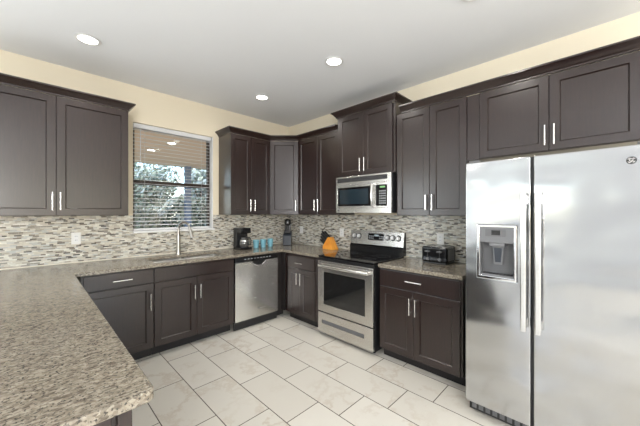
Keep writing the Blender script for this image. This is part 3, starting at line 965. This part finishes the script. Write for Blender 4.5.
# dispenser
ds = B().grid([0.078, 0.094, 0.290, 0.306], [0.970, 0.992, 1.316, 1.332], lambda i, j: not (i == 1 and j == 1), -0.090, -0.066, 'xzy', bev=0.004).build('dispenser_bezel', M['chrome'], fd)
B().box(0.092, 0.292, -0.086, -0.010, 1.215, 1.318, 0.002).build('dispenser_console', M['mid_grey'], fd)
dsp = B().box(0.128, 0.248, -0.0885, -0.0862, 1.256, 1.306, 0.001).build('dispenser_display', M['grey_plastic'], fd)
B().box(0.165, 0.216, -0.0898, -0.0886, 1.266, 1.298).build('display_screen', M['black_gloss'], dsp)
cv = B()
cv.box(0.092, 0.292, -0.012, -0.006, 0.990, 1.214)
cv.box(0.092, 0.097, -0.075, -0.012, 0.990, 1.214).box(0.287, 0.292, -0.075, -0.012, 0.990, 1.214)
cv.build('dispenser_cavity', M['grey_plastic'], fd)
pd = B()
pd.box(0.150, 0.240, -0.078, -0.020, 1.188, 1.2145, 0.004)
pd.prism([(0.165, 1.190), (0.230, 1.190), (0.222, 1.070), (0.173, 1.070)], 'y', -0.060, -0.046, 0.003)
pd.prism([(0.174, 1.180), (0.221, 1.180), (0.214, 1.085), (0.181, 1.085)], 'y', -0.066, -0.0605, 0.002, mi=1)
pd.build('dispenser_paddle', [M['mid_grey'], M['charcoal']], fd)
B().box(0.097, 0.287, -0.080, -0.012, 0.990, 1.004, 0.003).build('drip_tray', M['mid_grey'], fd)
sl2 = B()
for k in range(9):
    sl2.box(0.104 + k * 0.020, 0.118 + k * 0.020, -0.074, -0.020, 1.0042, 1.0052)
sl2.build('tray_slots', M['slot'], fd)
emblem(fd2, 0.798, -0.0802, 1.683, 0.019)

# ------------------------------------------------------------------ outlets on the splash


def plate(name, label, loc, rz, kind):
    cat = 'wall plate'
    r = thing(name, label, cat, loc, rz, 'white wall plates on the tile')
    W = 0.115 if kind == 'double' else 0.072
    B().box(-W / 2, W / 2, -0.006, -0.0005, -0.058, 0.058, 0.003).build('cover_plate', M['white_plastic'], r)
    gangs = (-0.023, 0.023) if kind == 'double' else (0,)
    for gi, gx in enumerate(gangs):
        if kind == 'double' and gi == 0:
            B().box(gx - 0.017, gx + 0.017, -0.009, -0.0062, -0.034, 0.034, 0.0015).build('rocker_switch', M['white'], r)
        else:
            o = B().box(gx - 0.017, gx + 0.017, -0.0085, -0.0062, -0.034, 0.034, 0.0015).build('receptacle', M['white'], r)
            s_ = B()
            for zc in (-0.019, 0.019):
                s_.box(gx - 0.008, gx - 0.005, -0.0089, -0.0086, zc - 0.004, zc + 0.006).box(gx + 0.005, gx + 0.008, -0.0089, -0.0086, zc - 0.004, zc + 0.006)
            s_.build('slots', M['slot'], o)
    return r


plate('outlet_plate', 'white outlet plate on the tile left of the window', (-2.720, -BS, 1.158), 0, 'single')
plate('outlet_plate', 'white outlet plate on the tile nearest the corner, beside the slim dark machine', (-BS, -0.325, 1.140), R90, 'single')
plate('outlet_plate', 'white outlet plate on the tile between knife block and range', (-BS, -1.165, 1.137), R90, 'single')
plate('outlet_plate', 'white outlet plate on the tile behind the black toaster', (-BS, -2.520, 1.138), R90, 'single')

# ------------------------------------------------------------------ things on the worktops
Z = CT + 0.0006
cm = thing('coffee_maker', 'black drip coffee maker with glass carafe left of the blue cups', 'coffee maker', (-0.998, -0.225, Z))
cm.scale = (0.93, 0.95, 0.97)
B().box(-0.095, 0.095, -0.115, 0.095, 0.0, 0.030, 0.008).build('base', M['black_gloss'], cm)
B().box(-0.095, 0.095, 0.010, 0.095, 0.029, 0.300, 0.010).build('water_tank', M['black'], cm)
B().prism([(-0.10, 0.225), (0.012, 0.210), (0.012, 0.300), (-0.09, 0.300)], 'x', -0.085, 0.085, 0.008).build('brew_head', M['black_gloss'], cm)
B().lathe([(0, 0.0305), (0.050, 0.0305), (0.052, 0.034), (0, 0.034)], (0, -0.05, 0), n=28).build('warming_plate', M['grey_plastic'], cm)
ca = B().lathe([(0, 0.036), (0.052, 0.036), (0.064, 0.055), (0.068, 0.085), (0.060, 0.125), (0.046, 0.155), (0.044, 0.165), (0.041, 0.165), (0.043, 0.154), (0.057, 0.124), (0.065, 0.085), (0.061, 0.057), (0.050, 0.040), (0, 0.040)], (0, -0.05, 0)).build('carafe', M['coffee'], cm)
B().lathe([(0, 0.185), (0.030, 0.183), (0.047, 0.172), (0.047, 0.163), (0, 0.163)], (0, -0.05, 0)).build('carafe_lid', M['black'], ca)
B().lathe([(0.0615, 0.116), (0.0635, 0.116), (0.0585, 0.130), (0.0565, 0.130), (0.0615, 0.116)], (0, -0.05, 0)).build('carafe_band', M['chrome'], ca)
q = Vector((0.6, -0.8, 0))
B().tube([Vector((0, -0.05, 0.160)) + q * 0.045, Vector((0, -0.05, 0.165)) + q * 0.085, Vector((0, -0.05, 0.13)) + q * 0.103, Vector((0, -0.05, 0.075)) + q * 0.098, Vector((0, -0.05, 0.065)) + q * 0.066], 0.008, 10).build('carafe_handle', M['black'], ca)

cup0 = None
for (x, y, lab) in ((-0.795, -0.245, 'turquoise plastic cup nearest the coffee maker'), (-0.672, -0.240, 'turquoise plastic cup in the middle of the row of three'), (-0.545, -0.235, 'turquoise plastic cup farthest right, nearest the slim dark machine')):
    if cup0 is None:
        cup0 = thing('cup', lab, 'cup', (x, y, Z), 0, 'turquoise cups by the coffee maker')
        B().lathe([(0, 0), (0.033, 0), (0.035, 0.003), (0.044, 0.108), (0.0415, 0.110), (0.033, 0.006), (0, 0.006)]).build('tumbler', M['teal'], cup0)
        B().lathe([(0.0438, 0.106), (0.0452, 0.107), (0.0452, 0.112), (0.042, 0.113), (0.0412, 0.110), (0.0438, 0.106)]).build('rim', M['teal_in'], cup0)
    else:
        c = copy_tree(cup0); c.location = (x, y, Z); c['label'] = lab

sm = thing('soda_maker', 'slim tall dark countertop drink machine standing in the corner', 'drink machine', (-0.245, -0.270, Z), -PI / 4)
B().prism([(-0.11, 0.0), (0.09, 0.0), (0.09, 0.20), (0.045, 0.215), (-0.02, 0.19), (-0.085, 0.175), (-0.11, 0.14)], 'x', -0.062, 0.062, 0.012).build('base', M['charcoal'], sm)
B().box(-0.046, 0.046, 0.000, 0.080, 0.160, 0.345, 0.014).build('column', M['black'], sm)
B().lathe([(0, 0.300), (0.030, 0.300), (0.050, 0.315), (0.052, 0.350), (0.047, 0.378), (0.030, 0.395), (0, 0.400)], (0, 0.010, 0)).build('head', M['black_gloss'], sm)
B().lathe([(0, 0.225), (0.020, 0.225), (0.022, 0.300), (0, 0.300)], (0, -0.028, 0)).build('nozzle', M['black'], sm)
B().box(-0.034, 0.034, -0.070, -0.020, 0.196, 0.2035, 0.002).build('drip_grid', M['mid_grey'], sm)

kbk = thing('knife_block', 'orange honey-wood knife block full of black-handled knives', 'knife block', (-0.165, -1.100, Z), 0)
# leaning wedge: high point to the right, slotted face looking up to the left (+y)
B().prism([(0.105, 0.0), (-0.092, 0.0), (-0.088, 0.014), (0.000, 0.166), (0.010, 0.164), (0.100, 0.042)], 'x', -0.055, 0.055, 0.004).build('block', M['block'], kbk)
n_ = Vector((0, 0.122, 0.094)).normalized()        # out of the slotted face
tdir = Vector((0, -0.094, 0.122)).normalized()
o0 = Vector((0, 0.100, 0.042))
L = 0.154
for (s, x, ln, rad) in ((0.16, -0.033, 0.080, 0.0085), (0.16, 0.0, 0.078, 0.0085), (0.16, 0.033, 0.080, 0.0085), (0.40, -0.030, 0.095, 0.0095), (0.40, 0.006, 0.098, 0.0095), (0.42, 0.036, 0.092, 0.009), (0.64, -0.030, 0.108, 0.010), (0.64, 0.004, 0.110, 0.010), (0.66, 0.035, 0.100, 0.0095), (0.86, -0.026, 0.116, 0.0105), (0.86, 0.020, 0.112, 0.0105)):
    p = o0 + tdir * (L * s) + Vector((x, 0, 0))
    kn = B(); ln *= 1.32; rad *= 1.35
    kn.tube([p - n_ * 0.03, p + n_ * 0.006], [0.006, 0.006], 8, mi=1)
    kn.tube([p + n_ * 0.005, p + n_ * 0.015, p + n_ * (ln * 0.55), p + n_ * (ln - 0.006), p + n_ * ln], [rad * .85, rad, rad * .85, rad * 1.1, rad * .6], 10, mi=0)
    o = kn.build('knife', [M['black'], M['handle']])
    o.parent = kbk

ts = thing('toaster', 'black four-slice toaster with two levers under the outlet', 'toaster', (-0.160, -2.560, Z), R90)
ts.scale = (1.06, 1.08, 1.0)
B().box(-0.118, 0.118, -0.105, 0.115, 0.012, 0.165, 0.022, 4).build('body', M['black_gloss'], ts)
B().box(-0.110, 0.110, -0.098, 0.108, 0.0, 0.013, 0.003).build('base', M['black'], ts)
B().box(-0.100, 0.100, -0.090, 0.100, 0.1645, 0.1675, 0.001).build('top_plate', M['steel'], ts)
for a in (-0.074, -0.030, 0.030, 0.074):
    B().box(a - 0.013, a + 0.013, -0.07, 0.085, 0.1670, 0.1682).build('bread_slot', M['slot'], ts)
for a in (-0.055, 0.055):
    B().box(a - 0.022, a + 0.022, -0.128, -0.1045, 0.112, 0.126, 0.004).build('lever', M['grey_plastic'], ts)
    B().box(a - 0.003, a + 0.003, -0.1062, -0.1045, 0.050, 0.140).build('lever_slot', M['slot'], ts)
    B().lathe([(0, 0), (0.016, 0), (0.014, 0.012), (0, 0.013)], (a, -0.1045, 0.045), (0, -1, 0), 20).build('dial', M['grey_plastic'], ts)
B().box(-0.1195, -0.1165, -0.07, 0.08, 0.030, 0.140, 0.001).build('side_panel', M['grey_plastic'], ts)
B().box(0.1165, 0.1195, -0.07, 0.08, 0.030, 0.140, 0.001).build('side_panel', M['grey_plastic'], ts)
